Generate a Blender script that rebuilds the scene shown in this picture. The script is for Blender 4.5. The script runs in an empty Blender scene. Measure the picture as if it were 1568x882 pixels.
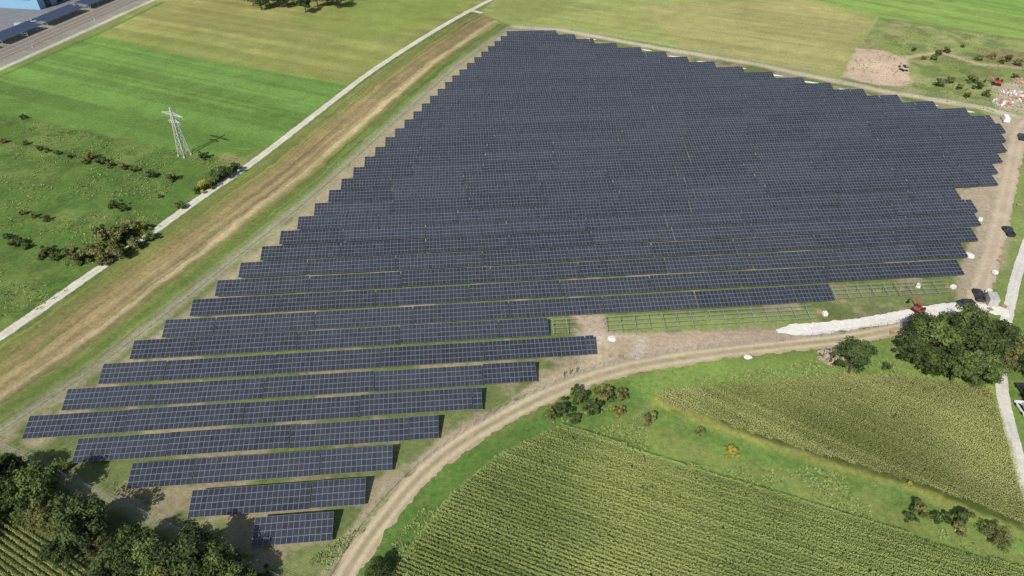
import bpy, math, numpy as np
from mathutils import Vector
rng=np.random.default_rng(7)
sc=bpy.context.scene
H=110.0; F=1046.0; PIT=math.radians(37.0)
SP,CP=math.sin(PIT),math.cos(PIT)
# ---- site survey: plan position (metres) of a surveyed point, at height h above ground
def G(x,y,h=0.0):
    v=441.0-y
    d=F*SP-v*CP
    k=(H-h)/d
    return np.array([(x-784.0)*k,(F*CP+v*SP)*k])
def GP(pts,h=0.0): return np.array([G(a,b,h) for a,b in pts])
def ppm(y,h=0.0): return (F*SP-(441.0-y)*CP)/(H-h)
KA=0.80
def A(r,g,b,k=None):
    o=[]
    for c in (r,g,b):
        c/=255.0
        c=c/12.92 if c<=0.04045 else ((c+0.055)/1.055)**2.4
        o.append(c*(KA if k is None else k))
    return np.array(o,dtype=np.float32)
# ---- noise
_T=rng.random((16,256,256)).astype(np.float32)
def vn(x,y,seed=0):
    x=np.asarray(x,dtype=np.float32); y=np.asarray(y,dtype=np.float32)
    xi=np.floor(x).astype(np.int32); yi=np.floor(y).astype(np.int32)
    fx=x-xi; fy=y-yi
    fx=fx*fx*(3-2*fx); fy=fy*fy*(3-2*fy)
    t=_T[seed%16]
    a=t[xi&255,yi&255]; b=t[(xi+1)&255,yi&255]; c=t[xi&255,(yi+1)&255]; d=t[(xi+1)&255,(yi+1)&255]
    return (a+(b-a)*fx)*(1-fy)+(c+(d-c)*fx)*fy
def fbm(x,y,s,seed=0,o=4):
    r=0;a=1;t=0
    for i in range(o):
        r=r+a*vn(x/s+17.3*i,y/s+5.1*i,seed+i); t+=a; a*=0.55; s*=0.5
    return r/t
# ---- mesh helpers
def mk(name,V,Q,mats,mi=None,col=None,tone=None,smooth=False,link=True):
    V=np.asarray(V,dtype=np.float32); Q=np.asarray(Q,dtype=np.int32)
    me=bpy.data.meshes.new(name)
    me.vertices.add(len(V)); me.vertices.foreach_set('co',V.ravel())
    me.loops.add(Q.size); me.loops.foreach_set('vertex_index',Q.ravel())
    me.polygons.add(len(Q)); me.polygons.foreach_set('loop_start',np.arange(0,Q.size,Q.shape[1],dtype=np.int32))
    if mi is not None: me.polygons.foreach_set('material_index',np.asarray(mi,dtype=np.int32))
    me.polygons.foreach_set('use_smooth',np.full(len(Q),smooth,dtype=bool))
    me.update(calc_edges=True)
    for m in mats: me.materials.append(m)
    if col is not None:
        c=np.ones((len(V),4),dtype=np.float32); c[:,:3]=col
        me.color_attributes.new('Col','FLOAT_COLOR','POINT').data.foreach_set('color',c.ravel())
    if tone is not None:
        me.attributes.new('tone','FLOAT','FACE').data.foreach_set('value',np.asarray(tone,dtype=np.float32))
    if not link: return me
    ob=bpy.data.objects.new(name,me); sc.collection.objects.link(ob); return ob
BV=np.array([[-1,-1,-1],[1,-1,-1],[1,1,-1],[-1,1,-1],[-1,-1,1],[1,-1,1],[1,1,1],[-1,1,1]],dtype=np.float32)
BF=np.array([[0,3,2,1],[4,5,6,7],[0,1,5,4],[1,2,6,5],[2,3,7,6],[3,0,4,7]])
class MB:
    def __init__(s): s.V=[];s.Q=[];s.M=[];s.T=[];s.n=0
    def add(s,V,Q,m=0,t=None):
        V=np.asarray(V,dtype=np.float32).reshape(-1,3); Q=np.asarray(Q).reshape(-1,4)
        s.V.append(V); s.Q.append(Q+s.n); s.M.append(np.full(len(Q),m)); 
        s.T.append(np.full(len(Q),0.5) if t is None else np.asarray(t)); s.n+=len(V)
    def boxes(s,C,X,Y,Z,m=0,t=None):
        C=np.atleast_2d(C);n=len(C)
        X=np.broadcast_to(np.atleast_2d(X),(n,3));Y=np.broadcast_to(np.atleast_2d(Y),(n,3));Z=np.broadcast_to(np.atleast_2d(Z),(n,3))
        V=C[:,None]+BV[None,:,0:1]*X[:,None]+BV[None,:,1:2]*Y[:,None]+BV[None,:,2:3]*Z[:,None]
        Q=BF[None]+8*np.arange(n)[:,None,None]
        s.add(V,Q,m,None if t is None else np.repeat(t,6))
    def box(s,c,sx,sy,sz,m=0,rz=0):
        ca,sa=math.cos(rz),math.sin(rz)
        s.boxes([c],[ca*sx/2,sa*sx/2,0],[-sa*sy/2,ca*sy/2,0],[0,0,sz/2],m)
    def bar(s,p,q,t,m=0,t2=None):
        p=np.array(p,float);q=np.array(q,float);d=(q-p)/2;l=np.linalg.norm(d)+1e-9
        up=np.array([0,0,1.0]) if abs(d[2]/l)<0.9 else np.array([1.0,0,0])
        x=np.cross(d,up);x/=np.linalg.norm(x);y=np.cross(x,d/l)
        s.boxes([(p+q)/2],x*t/2,y*(t2 or t)/2,d,m)
    def tube(s,p,q,r0,r1,n=7,m=0,cap=False):
        p=np.array(p,float);q=np.array(q,float);d=q-p;l=np.linalg.norm(d)
        up=np.array([0,0,1.0]) if abs(d[2]/l)<0.9 else np.array([1.0,0,0])
        x=np.cross(d,up);x/=np.linalg.norm(x);y=np.cross(d/l,x)
        a=np.linspace(0,2*math.pi,n,endpoint=False)
        ring=np.cos(a)[:,None]*x+np.sin(a)[:,None]*y
        V=np.vstack([p+ring*r0,q+ring*r1]);i=np.arange(n);j=(i+1)%n
        Q=np.stack([i,j,j+n,i+n],1); s.add(V,Q,m)
        if cap:
            for base,c in ((0,p),(n,q)):
                for k in range(1,n-2,2):
                    s.add(np.vstack([V[base],V[base+k],V[base+k+1],V[base+min(k+2,n-1)]]),[[0,1,2,3]],m)
    def frustum(s,z0,z1,b,t,m=0,mside=None):
        V=[[b[0],-b[2],z0],[b[1],-b[2],z0],[b[1],b[2],z0],[b[0],b[2],z0],[t[0],-t[2],z1],[t[1],-t[2],z1],[t[1],t[2],z1],[t[0],t[2],z1]]
        s.add(V,BF[:2],m); s.add(V,BF[2:],m if mside is None else mside)
    def obj(s,name,mats,smooth=False,link=True):
        return mk(name,np.vstack(s.V),np.vstack(s.Q),mats,np.concatenate(s.M),tone=np.concatenate(s.T),smooth=smooth,link=link)
# ---- materials
def newmat(name):
    m=bpy.data.materials.new(name);m.use_nodes=True
    nt=m.node_tree; b=nt.nodes['Principled BSDF']; return m,nt,b
def N(nt,t,**k):
    n=nt.nodes.new(t)
    for a,v in k.items(): setattr(n,a,v)
    return n
def simple(name,c,rough=0.7,metal=0.0,var=0.25,scale=3.0,spec=0.3):
    m,nt,b=newmat(name)
    tc=N(nt,'ShaderNodeTexCoord');no=N(nt,'ShaderNodeTexNoise');no.inputs['Scale'].default_value=scale;no.inputs['Detail'].default_value=4
    nt.links.new(tc.outputs['Object'],no.inputs['Vector'])
    mp=N(nt,'ShaderNodeMapRange');mp.inputs['To Min'].default_value=1-var;mp.inputs['To Max'].default_value=1+var
    mp.inputs['From Min'].default_value=0.25;mp.inputs['From Max'].default_value=0.75
    nt.links.new(no.outputs['Fac'],mp.inputs['Value'])
    vm=N(nt,'ShaderNodeVectorMath',operation='SCALE');vm.inputs[0].default_value=c[:3]
    nt.links.new(mp.outputs['Result'],vm.inputs['Scale']);nt.links.new(vm.outputs['Vector'],b.inputs['Base Color'])
    b.inputs['Roughness'].default_value=rough;b.inputs['Metallic'].default_value=metal;b.inputs['Specular IOR Level'].default_value=spec
    return m
def groundmat(name,contrast=1.0,hue=0.35,bump=0.5,tint=(0.30,0.24,0.10)):
    m,nt,b=newmat(name);L=nt.links.new
    at=N(nt,'ShaderNodeAttribute',attribute_name='Col')
    tc=N(nt,'ShaderNodeTexCoord')
    vals=[]
    for s,d,amt in ((0.12,3,0.14),(0.9,4,0.26),(5.0,2,0.40)):
        no=N(nt,'ShaderNodeTexNoise');no.inputs['Scale'].default_value=s;no.inputs['Detail'].default_value=d;no.inputs['Roughness'].default_value=0.62
        L(tc.outputs['Object'],no.inputs['Vector'])
        mp=N(nt,'ShaderNodeMapRange');mp.clamp=False
        mp.inputs['From Min'].default_value=0.3;mp.inputs['From Max'].default_value=0.7
        mp.inputs['To Min'].default_value=1-amt*contrast;mp.inputs['To Max'].default_value=1+amt*contrast
        L(no.outputs['Fac'],mp.inputs['Value']);vals.append((no,mp))
    m1=N(nt,'ShaderNodeMath',operation='MULTIPLY');L(vals[0][1].outputs[0],m1.inputs[0]);L(vals[1][1].outputs[0],m1.inputs[1])
    m2=N(nt,'ShaderNodeMath',operation='MULTIPLY');L(m1.outputs[0],m2.inputs[0]);L(vals[2][1].outputs[0],m2.inputs[1])
    no=N(nt,'ShaderNodeTexNoise');no.inputs['Scale'].default_value=0.35;no.inputs['Detail'].default_value=5;no.inputs['Roughness'].default_value=0.7
    mpv=N(nt,'ShaderNodeMapping');mpv.inputs['Location'].default_value=(37,11,0);L(tc.outputs['Object'],mpv.inputs['Vector']);L(mpv.outputs[0],no.inputs['Vector'])
    mh=N(nt,'ShaderNodeMapRange');mh.inputs['From Min'].default_value=0.48;mh.inputs['From Max'].default_value=0.75;mh.inputs['To Max'].default_value=hue
    L(no.outputs['Fac'],mh.inputs['Value'])
    mx=N(nt,'ShaderNodeMix',data_type='RGBA');L(mh.outputs[0],mx.inputs['Factor']);L(at.outputs['Color'],mx.inputs['A']);mx.inputs['B'].default_value=(*tint,1)
    vm=N(nt,'ShaderNodeVectorMath',operation='SCALE');L(mx.outputs['Result'],vm.inputs[0]);L(m2.outputs[0],vm.inputs['Scale'])
    L(vm.outputs['Vector'],b.inputs['Base Color'])
    b.inputs['Roughness'].default_value=0.95;b.inputs['Specular IOR Level'].default_value=0.1
    bp=N(nt,'ShaderNodeBump');bp.inputs['Strength'].default_value=bump;bp.inputs['Distance'].default_value=0.2
    L(vals[1][0].outputs['Fac'],bp.inputs['Height']);L(bp.outputs['Normal'],b.inputs['Normal'])
    return m
def leafmat(name,c1,c2,transl=0.25,objvar=0.25):
    m,nt,b=newmat(name);L=nt.links.new
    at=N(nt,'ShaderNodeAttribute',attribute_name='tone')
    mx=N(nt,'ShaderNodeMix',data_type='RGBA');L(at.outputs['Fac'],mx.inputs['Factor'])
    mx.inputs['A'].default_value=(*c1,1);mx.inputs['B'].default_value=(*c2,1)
    oi=N(nt,'ShaderNodeObjectInfo');mp=N(nt,'ShaderNodeMapRange');mp.inputs['To Min'].default_value=1-objvar;mp.inputs['To Max'].default_value=1+objvar
    L(oi.outputs['Random'],mp.inputs['Value'])
    vm=N(nt,'ShaderNodeVectorMath',operation='SCALE');L(mx.outputs['Result'],vm.inputs[0]);L(mp.outputs[0],vm.inputs['Scale'])
    L(vm.outputs['Vector'],b.inputs['Base Color']);b.inputs['Roughness'].default_value=0.7;b.inputs['Specular IOR Level'].default_value=0.2
    if transl>0:
        tr=N(nt,'ShaderNodeBsdfTranslucent');L(vm.outputs['Vector'],tr.inputs['Color'])
        ms=N(nt,'ShaderNodeMixShader');ms.inputs[0].default_value=transl
        L(b.outputs[0],ms.inputs[1]);L(tr.outputs[0],ms.inputs[2]);L(ms.outputs[0],nt.nodes['Material Output'].inputs['Surface'])
    return m
M_ground=groundmat('grassland',contrast=0.85,hue=0.25,bump=0.4)
M_gravel=groundmat('gravel',contrast=0.45,hue=0.15,bump=0.25,tint=(0.30,0.26,0.18))
M_bark=simple('bark',(0.09,0.07,0.05),0.9)
M_alu=simple('galvanised_steel',(0.40,0.41,0.42),0.5,0.3)
M_frame=simple('module_frame',(0.27,0.275,0.29),0.5,0.2,var=0.1)
M_white=simple('white_paint',(0.72,0.72,0.70),0.5,var=0.1)
M_fleece=simple('fleece',(0.66,0.65,0.60),0.8,var=0.15)
M_dark=simple('dark_paint',(0.03,0.033,0.04),0.35,var=0.1,spec=0.5)
M_red=simple('red_paint',(0.36,0.06,0.035),0.55,var=0.2)
M_rubber=simple('rubber',(0.02,0.02,0.02),0.85)
M_win=simple('vehicle_glass',(0.02,0.025,0.03),0.08,var=0.0,spec=0.7)
M_wood=simple('timber',(0.34,0.25,0.16),0.8)
M_conc=simple('concrete',(0.40,0.39,0.36),0.85,scale=1.2)
M_stone=simple('rubble',(0.36,0.30,0.24),0.9,scale=2)
M_brick=simple('brick_debris',(0.33,0.15,0.10),0.9,scale=2)
M_rail=simple('rail_steel',(0.22,0.18,0.15),0.5,0.5)
M_blue=simple('blue_cladding',(0.20,0.36,0.52),0.5,var=0.08)
M_skin=simple('skin',(0.5,0.3,0.2),0.6)
M_cloth=simple('clothing',(0.05,0.06,0.09),0.9)
M_hiv=simple('orange_vest',(0.6,0.18,0.05),0.8)
def glassmat():
    m,nt,b=newmat('solar_cell_glass');L=nt.links.new
    at=N(nt,'ShaderNodeAttribute',attribute_name='tone')
    mx=N(nt,'ShaderNodeMix',data_type='RGBA');L(at.outputs['Fac'],mx.inputs['Factor'])
    mx.inputs['A'].default_value=(0.024,0.029,0.038,1);mx.inputs['B'].default_value=(0.042,0.050,0.064,1)
    L(mx.outputs['Result'],b.inputs['Base Color']);b.inputs['Roughness'].default_value=0.16;b.inputs['Specular IOR Level'].default_value=0.6
    return m
M_pv=glassmat()
# =====================================================  GROUND
NX,NY=1050,780
s=np.linspace(-1,1,NX); s=np.concatenate([[-40,-12,-5,-2.6,-1.6,-1.2],s,[1.2,1.6,2.6,5,12,40]])
yy=np.exp(np.linspace(math.log(42),math.log(600),NY)); yy=np.concatenate([[-6000,-1500,-500,-150,-20,15,30],yy,[680,850,1200,2200,8000]])
W=1.28*(49.7+0.598*np.maximum(yy,20))
X=(s[None,:]*W[:,None]).astype(np.float32); Y=np.broadcast_to(yy[:,None],X.shape).astype(np.float32)
shp=X.shape; X=X.ravel();Y=Y.ravel()
C=np.empty((len(X),3),dtype=np.float32)
C[:]=A(116,136,60)
def seg_d(x,y,a,b):
    dx,dy=b[0]-a[0],b[1]-a[1];l=dx*dx+dy*dy+1e-9
    t=np.clip(((x-a[0])*dx+(y-a[1])*dy)/l,0,1)
    return (x-a[0]-t*dx)**2+(y-a[1]-t*dy)**2
def dpl(x,y,P):
    r=None
    for i in range(len(P)-1):
        q=seg_d(x,y,P[i],P[i+1]); r=q if r is None else np.minimum(r,q)
    return np.sqrt(r)
def inside(x,y,P):
    r=np.zeros(len(x),bool);n=len(P)
    for i in range(n):
        a,b=P[i],P[(i+1)%n]
        if a[1]==b[1]: continue
        c=((a[1]>y)!=(b[1]>y))&(x<(b[0]-a[0])*(y-a[1])/(b[1]-a[1])+a[0])
        r^=c
    return r
J1=fbm(X,Y,6.0,1,4)-0.5
def smooth(e0,e1,v):
    t=np.clip((v-e0)/(e1-e0),0,1);return t*t*(3-2*t)
def stripes(x,y,a,b,w,amp,seed):
    a=G(*a);b=G(*b);d=(b-a)/np.linalg.norm(b-a)
    c=-(x)*d[1]+y*d[0];al=x*d[0]+y*d[1]
    n=vn(c/w,al/300.0,seed)*0.6+vn(c/(w*0.45),al/160.0,seed+1)*0.4
    return 1+amp*2*(smooth(0.3,0.7,n)-0.5)
def paint(poly,col,soft=0.8,jag=1.5,op=1.0,stripe=None,mott=None):
    P=GP(poly);m=(X>P[:,0].min()-6)&(X<P[:,0].max()+6)&(Y>P[:,1].min()-6)&(Y<P[:,1].max()+6)
    i=np.nonzero(m)[0];x=X[i];y=Y[i]
    sd=dpl(x,y,np.vstack([P,P[:1]]));sd=np.where(inside(x,y,P),sd,-sd)
    a=smooth(-soft,soft,sd+J1[i]*2*jag)*op
    if mott: a=a*smooth(mott[1]-mott[2],mott[1]+mott[2],fbm(x,y,mott[0],mott[3],4))
    c=np.broadcast_to(col,(len(i),3)).copy()
    if stripe: c*=stripes(x,y,*stripe)[:,None]
    C[i]=C[i]*(1-a[:,None])+c*a[:,None]
def line(pts,width,col,soft=0.6,jag=0.5,op=1.0):
    P=GP(pts);m=(X>P[:,0].min()-width-5)&(X<P[:,0].max()+width+5)&(Y>P[:,1].min()-width-5)&(Y<P[:,1].max()+width+5)
    i=np.nonzero(m)[0];d=dpl(X[i],Y[i],P)
    a=smooth(width/2+soft,width/2-soft,d+J1[i]*2*jag)*op
    C[i]=C[i]*(1-a[:,None])+col*a[:,None]
PATH=[(-300,722),(-100,585),(0,516),(75,465),(150,412),(240,352),(310,300),(375,258),(425,220),(470,185),(515,150),(560,115),(620,75),(680,38),(718,17),(760,-5),(840,-45),(980,-110)]
FENCE=[(-300,855),(-120,742),(0,662),(150,562),(270,468),(380,380),(480,300),(540,245),(620,172),(700,100),(782,42)]
# far olive field
paint([(150,55),(235,0),(330,-60),(840,-60),(760,-5),(718,17),(620,75),(530,130),(300,92)],A(138,148,70),1,1,stripe=((150,55),(530,130),6,0.12,2))
paint([(160,48),(235,0),(450,-30),(560,30),(430,75),(300,60)],A(158,152,84),4,3,0.6,stripe=((150,55),(530,130),4,0.18,3))
paint([(330,80),(480,60),(620,60),(535,122)],A(150,150,78),4,3,0.6,stripe=((150,55),(530,130),4,0.14,3))
paint([(420,30),(720,-30),(700,20),(560,60)],A(132,148,62),4,3,0.7)
# green striped field
paint([(-250,150),(0,112),(150,55),(300,90),(530,130),(425,215),(365,242),(290,235),(150,205),(0,175),(-250,215)],A(101,138,54),0.8,0.8,stripe=((150,57),(530,132),4.5,0.16,4))
paint([(0,150),(200,165),(420,215),(365,242),(290,235),(150,205),(0,175)],A(94,130,50),3,3,0.6)
paint([(-50,125),(150,62),(330,105),(480,140),(380,175),(150,130)],A(110,147,60),3,2,0.6,stripe=((150,57),(530,132),2.5,0.2,6))
# rough meadow
paint([(-300,200),(0,175),(150,205),(290,235),(365,242),(380,255),(240,352),(150,412),(75,465),(0,516),(-300,722)],A(86,118,44),1.5,2)
paint([(-300,200),(0,175),(150,205),(290,235),(365,242),(380,255),(240,352),(150,412),(75,465),(0,516),(-300,722)],A(114,132,62),2,2,0.7,mott=(14,0.54,0.10,3))
paint([(-300,200),(0,175),(150,205),(290,235),(365,242),(380,255),(240,352),(150,412),(75,465),(0,516),(-300,722)],A(68,98,36),2,2,0.6,mott=(6,0.58,0.07,13))
paint([(-100,250),(0,240),(200,290),(250,330),(100,420),(-100,500)],A(78,108,42),8,4,0.5,mott=(20,0.5,0.14,8))
line([(-50,205),(60,225),(120,240),(190,255),(270,272),(330,270)],3,A(84,98,46),1.5,1.5,0.6)
line([(345,238),(385,255)],5,A(150,142,92),2,2,0.7)
# mown brown strip between path and fence
PP=GP(PATH);FF=GP(FENCE)
poly=np.array(list(GP([(-300,722),(-100,585),(0,516),(75,465),(150,412),(240,352),(310,300),(375,258),(425,220),(470,185),(515,150),(560,115),(620,75),(680,38),(718,17),(740,22),(782,42)]))+list(FF[::-1]))
m=inside(X,Y,poly);i=np.nonzero(m)[0]
d1=dpl(X[i],Y[i],PP);d2=dpl(X[i],Y[i],FF);t=d1/(d1+d2+1e-6)
t=t+(J1[i])*0.06
dirn=GP([(0,600),(740,50)]);dd=(dirn[1]-dirn[0]);dd/=np.linalg.norm(dd)
al=X[i]*dd[0]+Y[i]*dd[1]
tk=np.array([0,0.07,0.12,0.28,0.34,0.44,0.50,0.56,0.62,0.66,0.72,0.80,0.93,1.0])
ck=np.array([A(124,138,70),A(104,130,54),A(126,132,66),A(130,128,70),A(148,130,84),A(148,132,86),A(160,142,98),A(140,122,80),A(188,168,122),A(184,164,120),A(126,124,68),A(106,126,56),A(118,134,68),A(154,150,118)])
st=np.stack([np.interp(t,tk,ck[:,k]) for k in range(3)],1)
st*= (1+0.46*(vn(t*30,al/90,5)-0.5)+0.42*(vn(t*75,al/40,6)-0.5)+0.3*(fbm(X[i],Y[i],5,8,3)-0.5))[:,None]
gm=smooth(0.55,0.72,vn(t*26+50,al/35,7)*0.6+0.4*fbm(X[i],Y[i],7,2,3))*0.5
st=st*(1-gm[:,None])+A(112,130,56)*gm[:,None]
C[i]=st
# farm interior
FARM=[(0,668),(150,570),(270,475),(380,388),(480,308),(540,252),(620,180),(700,108),(785,44),(860,47),(1000,73),(1150,98),(1350,140),(1540,172),(1562,200),(1530,330),(1500,460),(1290,505),(960,555),(860,595),(750,650),(650,715),(580,790),(520,870),(500,900),(420,890),(270,815),(150,755),(0,690)]
paint(FARM,A(108,122,66),1.0,1.0)
paint(FARM,A(164,150,118),1.0,1.0,0.85,mott=(9,0.54,0.08,10))
line(FENCE[2:],3.5,A(160,155,125),1.5,1.0,0.8)
line([(60,668),(150,602),(215,545),(300,478),(345,440),(400,388),(480,318),(545,255),(600,205),(700,112),(785,48)],5.5,A(174,160,128),1.5,1.5,0.85)
# right upper fields
paint([(735,20),(760,-5),(840,-60),(1230,-60),(1345,25),(1318,75),(1288,122),(1000,66),(850,42),(785,40)],A(152,162,84),1.5,1,stripe=((785,42),(1290,125),5,0.09,7))
paint([(980,10),(1230,0),(1335,30),(1310,75),(1285,118),(1050,75)],A(172,164,100),4,3,0.8,stripe=((785,42),(1290,125),3,0.12,8))
paint([(860,20),(1050,5),(1100,40),(950,50)],A(170,166,94),4,3,0.5)
paint([(745,22),(800,-30),(900,-30),(860,20),(790,35)],A(140,150,76),3,3,0.7)
line([(1345,25),(1318,75),(1288,122)],1.5,A(180,170,120),0.8,0.5,0.8)
paint([(1150,-60),(2000,-60),(2000,110),(1568,60),(1345,26),(1250,0)],A(132,162,70),1,1,stripe=((1250,0),(1568,60),5,0.12,9))
paint([(1400,-60),(2000,-60),(2000,60),(1568,25),(1430,0)],A(118,156,62),2,1,0.9,stripe=((1250,0),(1568,60),3,0.14,3))
paint([(1345,28),(1568,62),(2000,112),(2000,270),(1568,190),(1288,122)],A(138,152,80),1,1.5)
paint([(1345,28),(1568,62),(2000,112),(2000,270),(1568,190),(1288,122)],A(168,160,112),2,2,0.6,mott=(12,0.54,0.08,2))
paint([(1345,28),(1568,62),(2000,112),(2000,270),(1568,190),(1288,122)],A(100,118,58),2,2,0.6,mott=(7,0.57,0.06,12))
paint([(1312,74),(1355,78),(1388,90),(1395,132),(1340,130),(1290,118)],A(204,178,150),1,1.5)
line([(1385,88),(1440,80),(1500,98),(1600,108)],3.5,A(195,172,142),1,1,0.9)
paint([(1490,75),(1568,78),(1600,110),(1530,98)],A(140,122,92),2,3,0.7)
paint([(1520,130),(1600,120),(1620,185),(1530,165)],A(195,180,155),2,3,0.8)
line([(790,41),(860,46),(1000,72),(1150,97),(1350,139),(1500,164),(1570,182)],5,A(200,188,158),1.5,1.0,0.9)
# right side
paint([(1510,176),(1650,190),(1640,215),(1566,232),(1534,330),(1520,440),(1490,474),(1462,465),(1466,420),(1496,345),(1470,300),(1535,235)],A(176,160,134),1,1.2,0.95)
paint([(1565,240),(1700,240),(1700,420),(1545,480),(1520,460),(1532,340)],A(128,146,74),1.5,1.5)
paint([(1460,300),(1500,300),(1505,345),(1480,350)],A(172,158,130),1,1)
paint([(1520,370),(1550,360),(1540,400),(1520,420)],A(176,162,135),2,2,0.7)
# middle soil
paint([(870,478),(925,484),(930,510),(1190,506),(1290,498),(1290,530),(1150,536),(1040,549),(960,566),(905,575),(905,520)],A(180,160,134),1,1.2)
paint([(880,505),(980,515),(990,550),(930,570),(900,560)],A(202,188,166),2,2,0.7)
paint([(1270,440),(1465,428),(1462,460),(1290,472)],A(124,138,76),2,2,0.8)
paint([(930,484),(1255,474),(1250,500),(932,508)],A(132,148,76),1,2)
paint([(700,486),(870,480),(860,505),(690,510)],A(126,138,76),1,2,0.8)
paint([(912,520),(905,548),(815,590),(735,640),(665,680),(610,725),(555,780),(515,835),(490,890),(530,890),(590,800),(660,715),(750,655),(860,603),(960,568),(970,520)],A(182,164,130),1,1.5,0.9,mott=(7,0.38,0.12,5))
paint([(420,850),(515,845),(560,790),(610,735),(640,725),(560,830),(520,900),(400,900)],A(126,134,76),1,2,0.7,mott=(6,0.5,0.1,6))
# south side meadows
SM=[(530,900),(600,795),(700,705),(860,620),(960,582),(1120,562),(1290,534),(1470,490),(1540,500),(1800,500),(1900,1300),(300,1300)]
paint(SM,A(112,142,58),1,1)
paint(SM,A(138,150,74),1,1,0.7,mott=(16,0.53,0.10,11))
paint(SM,A(86,116,44),1,1,0.55,mott=(6,0.57,0.06,14))
line([(545,905),(640,775),(740,697),(860,640),(960,610)],7,A(84,120,46),2,1.5,0.85)
paint([(1000,560),(1290,540),(1560,570),(1520,600),(1290,582),(1000,605)],A(126,152,64),2,2,0.6)
MZ1=[(862,656),(930,678),(1000,703),(1100,733),(1200,765),(1320,803),(1430,838),(1568,882),(1900,975),(1900,1250),(420,1250),(600,890),(640,830),(690,765),(760,705)]
MZ2=[(1000,606),(1120,592),(1290,581),(1420,585),(1516,600),(1545,690),(1568,775),(1568,812),(1480,775),(1400,745),(1300,716),(1200,686),(1100,652),(1030,630)]
MZ3=[(-250,800),(0,792),(60,815),(125,860),(150,890),(200,1100),(-250,1100)]
for q in (MZ1,MZ2,MZ3): paint(q,A(80,92,40),0.6,0.6)
line([(1010,614),(1100,654),(1200,690),(1300,722),(1400,750),(1568,822),(1640,860)],2.4,A(156,156,72),1.2,1.5,0.7)
line([(960,655),(1200,738),(1400,800),(1568,860)],5,A(128,138,66),2,2,0.7)
line([(1000,640),(1200,705),(1400,765)],3,A(100,134,54),1.5,2,0.6)
# south-west corner
paint([(-300,790),(0,690),(150,757),(270,815),(420,895),(430,1100),(-300,1100)],A(90,102,52),1,2)
line([(-100,640),(0,685),(150,757),(270,815),(420,890)],2.5,A(146,144,104),1,1,0.8)
# railway corridor ground
paint([(-200,120),(0,108),(60,82),(150,42),(235,0),(330,-60),(-200,-60)],A(146,142,128),1,0.8)
line([(-200,190),(0,106),(235,0),(340,-48)],3,A(196,190,170),0.6,0.5,0.9)
line([(-200,210),(0,117),(150,52),(250,3)],2.5,A(90,120,50),0.8,1,0.8)
paint([(-300,60),(0,62),(150,0),(-300,0)],A(128,131,136),1,0.5)
big=fbm(X,Y,35,12,3)
C*=(0.86+0.34*big)[:,None]
lum=C@np.array([.25,.65,.1],dtype=np.float32)
C=C*0.90+lum[:,None]*0.10
V=np.stack([X,Y,np.zeros_like(X)],1)
r,c=shp;idx=np.arange(r*c).reshape(r,c)
Q=np.stack([idx[:-1,:-1],idx[:-1,1:],idx[1:,1:],idx[1:,:-1]],-1).reshape(-1,4)
mk('ground',V,Q,[M_ground],col=C)
# =====================================================  ROADS
def resample(P,step):
    P=np.asarray(P,float)
    for _ in range(2):
        q=[P[0]]
        for a,b in zip(P[:-1],P[1:]): q+= [a*0.75+b*0.25,a*0.25+b*0.75]
        q.append(P[-1]);P=np.array(q)
    L=np.concatenate([[0],np.cumsum(np.linalg.norm(np.diff(P,axis=0),axis=1))])
    n=max(2,int(L[-1]/step));t=np.linspace(0,L[-1],n)
    return np.stack([np.interp(t,L,P[:,0]),np.interp(t,L,P[:,1])],1),t
def road(name,pts,width,col,z=0.02,rut=None,grass=0.0,jag=0.35,wvar=0.0,taper=0):
    P,t=resample(GP(pts),0.6)
    T=np.gradient(P,axis=0);T/=np.linalg.norm(T,axis=1)[:,None];Nn=np.stack([-T[:,1],T[:,0]],1)
    K=11;a=np.linspace(-1,1,K)
    hw=width/2*(1+wvar*(vn(t/12,t*0,3)-0.5)*2)
    if taper: hw=hw*(0.25+0.75*smooth(0,taper,t))
    off=a[None,:]*hw[:,None]
    off[:,0]+=-jag*(vn(t/1.6,t*0,4)+vn(t/0.7,t*0+9,6)-1);off[:,-1]+=jag*(vn(t/1.8,t*0,5)+vn(t/0.7,t*0+9,7)-1)
    V=np.zeros((len(P),K,3));V[:,:,:2]=P[:,None]+Nn[:,None]*off[:,:,None];V[:,:,2]=z
    cc=np.broadcast_to(col,(len(P),K,3)).copy()
    n=fbm(V[:,:,0],V[:,:,1],4,3,4)
    cc*=(0.82+0.36*n)[:,:,None]
    if rut is not None:
        m=np.exp(-((np.abs(a)-0.5)/0.2)**2)[None,:]*(0.5+0.5*n)
        cc=cc*(1-m[:,:,None])+rut*m[:,:,None]
    if grass:
        m=np.exp(-(a/0.2)**2)[None,:]*smooth(0.35,0.6,n)*grass
        cc=cc*(1-m[:,:,None])+A(132,136,84)*m[:,:,None]
    idx=np.arange(len(P)*K).reshape(-1,K)
    Q=np.stack([idx[:-1,:-1],idx[:-1,1:],idx[1:,1:],idx[1:,:-1]],-1).reshape(-1,4)
    return mk(name,V.reshape(-1,3),Q,[M_gravel],col=cc.reshape(-1,3))
road('gravel_path',PATH,3.1,A(208,202,184),rut=A(222,216,200),jag=0.25)
road('gravel_path',[(712,19),(722,16),(738,20)],3.0,A(210,205,188),z=0.03)
DR=[(1500,466),(1450,485),(1390,500),(1300,519),(1200,529),(1100,540),(1020,552),(960,563),(900,580),(840,603),(780,634),(720,668),(670,704),(630,742),(595,785),(560,830),(525,885),(470,990)]
road('dirt_road',DR,4.6,A(180,163,132),rut=A(212,197,168),grass=0.6,jag=0.7,wvar=0.12)
road('white_gravel_road',[(1190,508),(1250,503),(1330,494),(1400,481),(1450,472),(1500,470),(1545,480)],4.4,A(230,225,214),z=0.035,rut=A(238,235,226),jag=0.5,wvar=0.2,taper=6)
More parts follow.
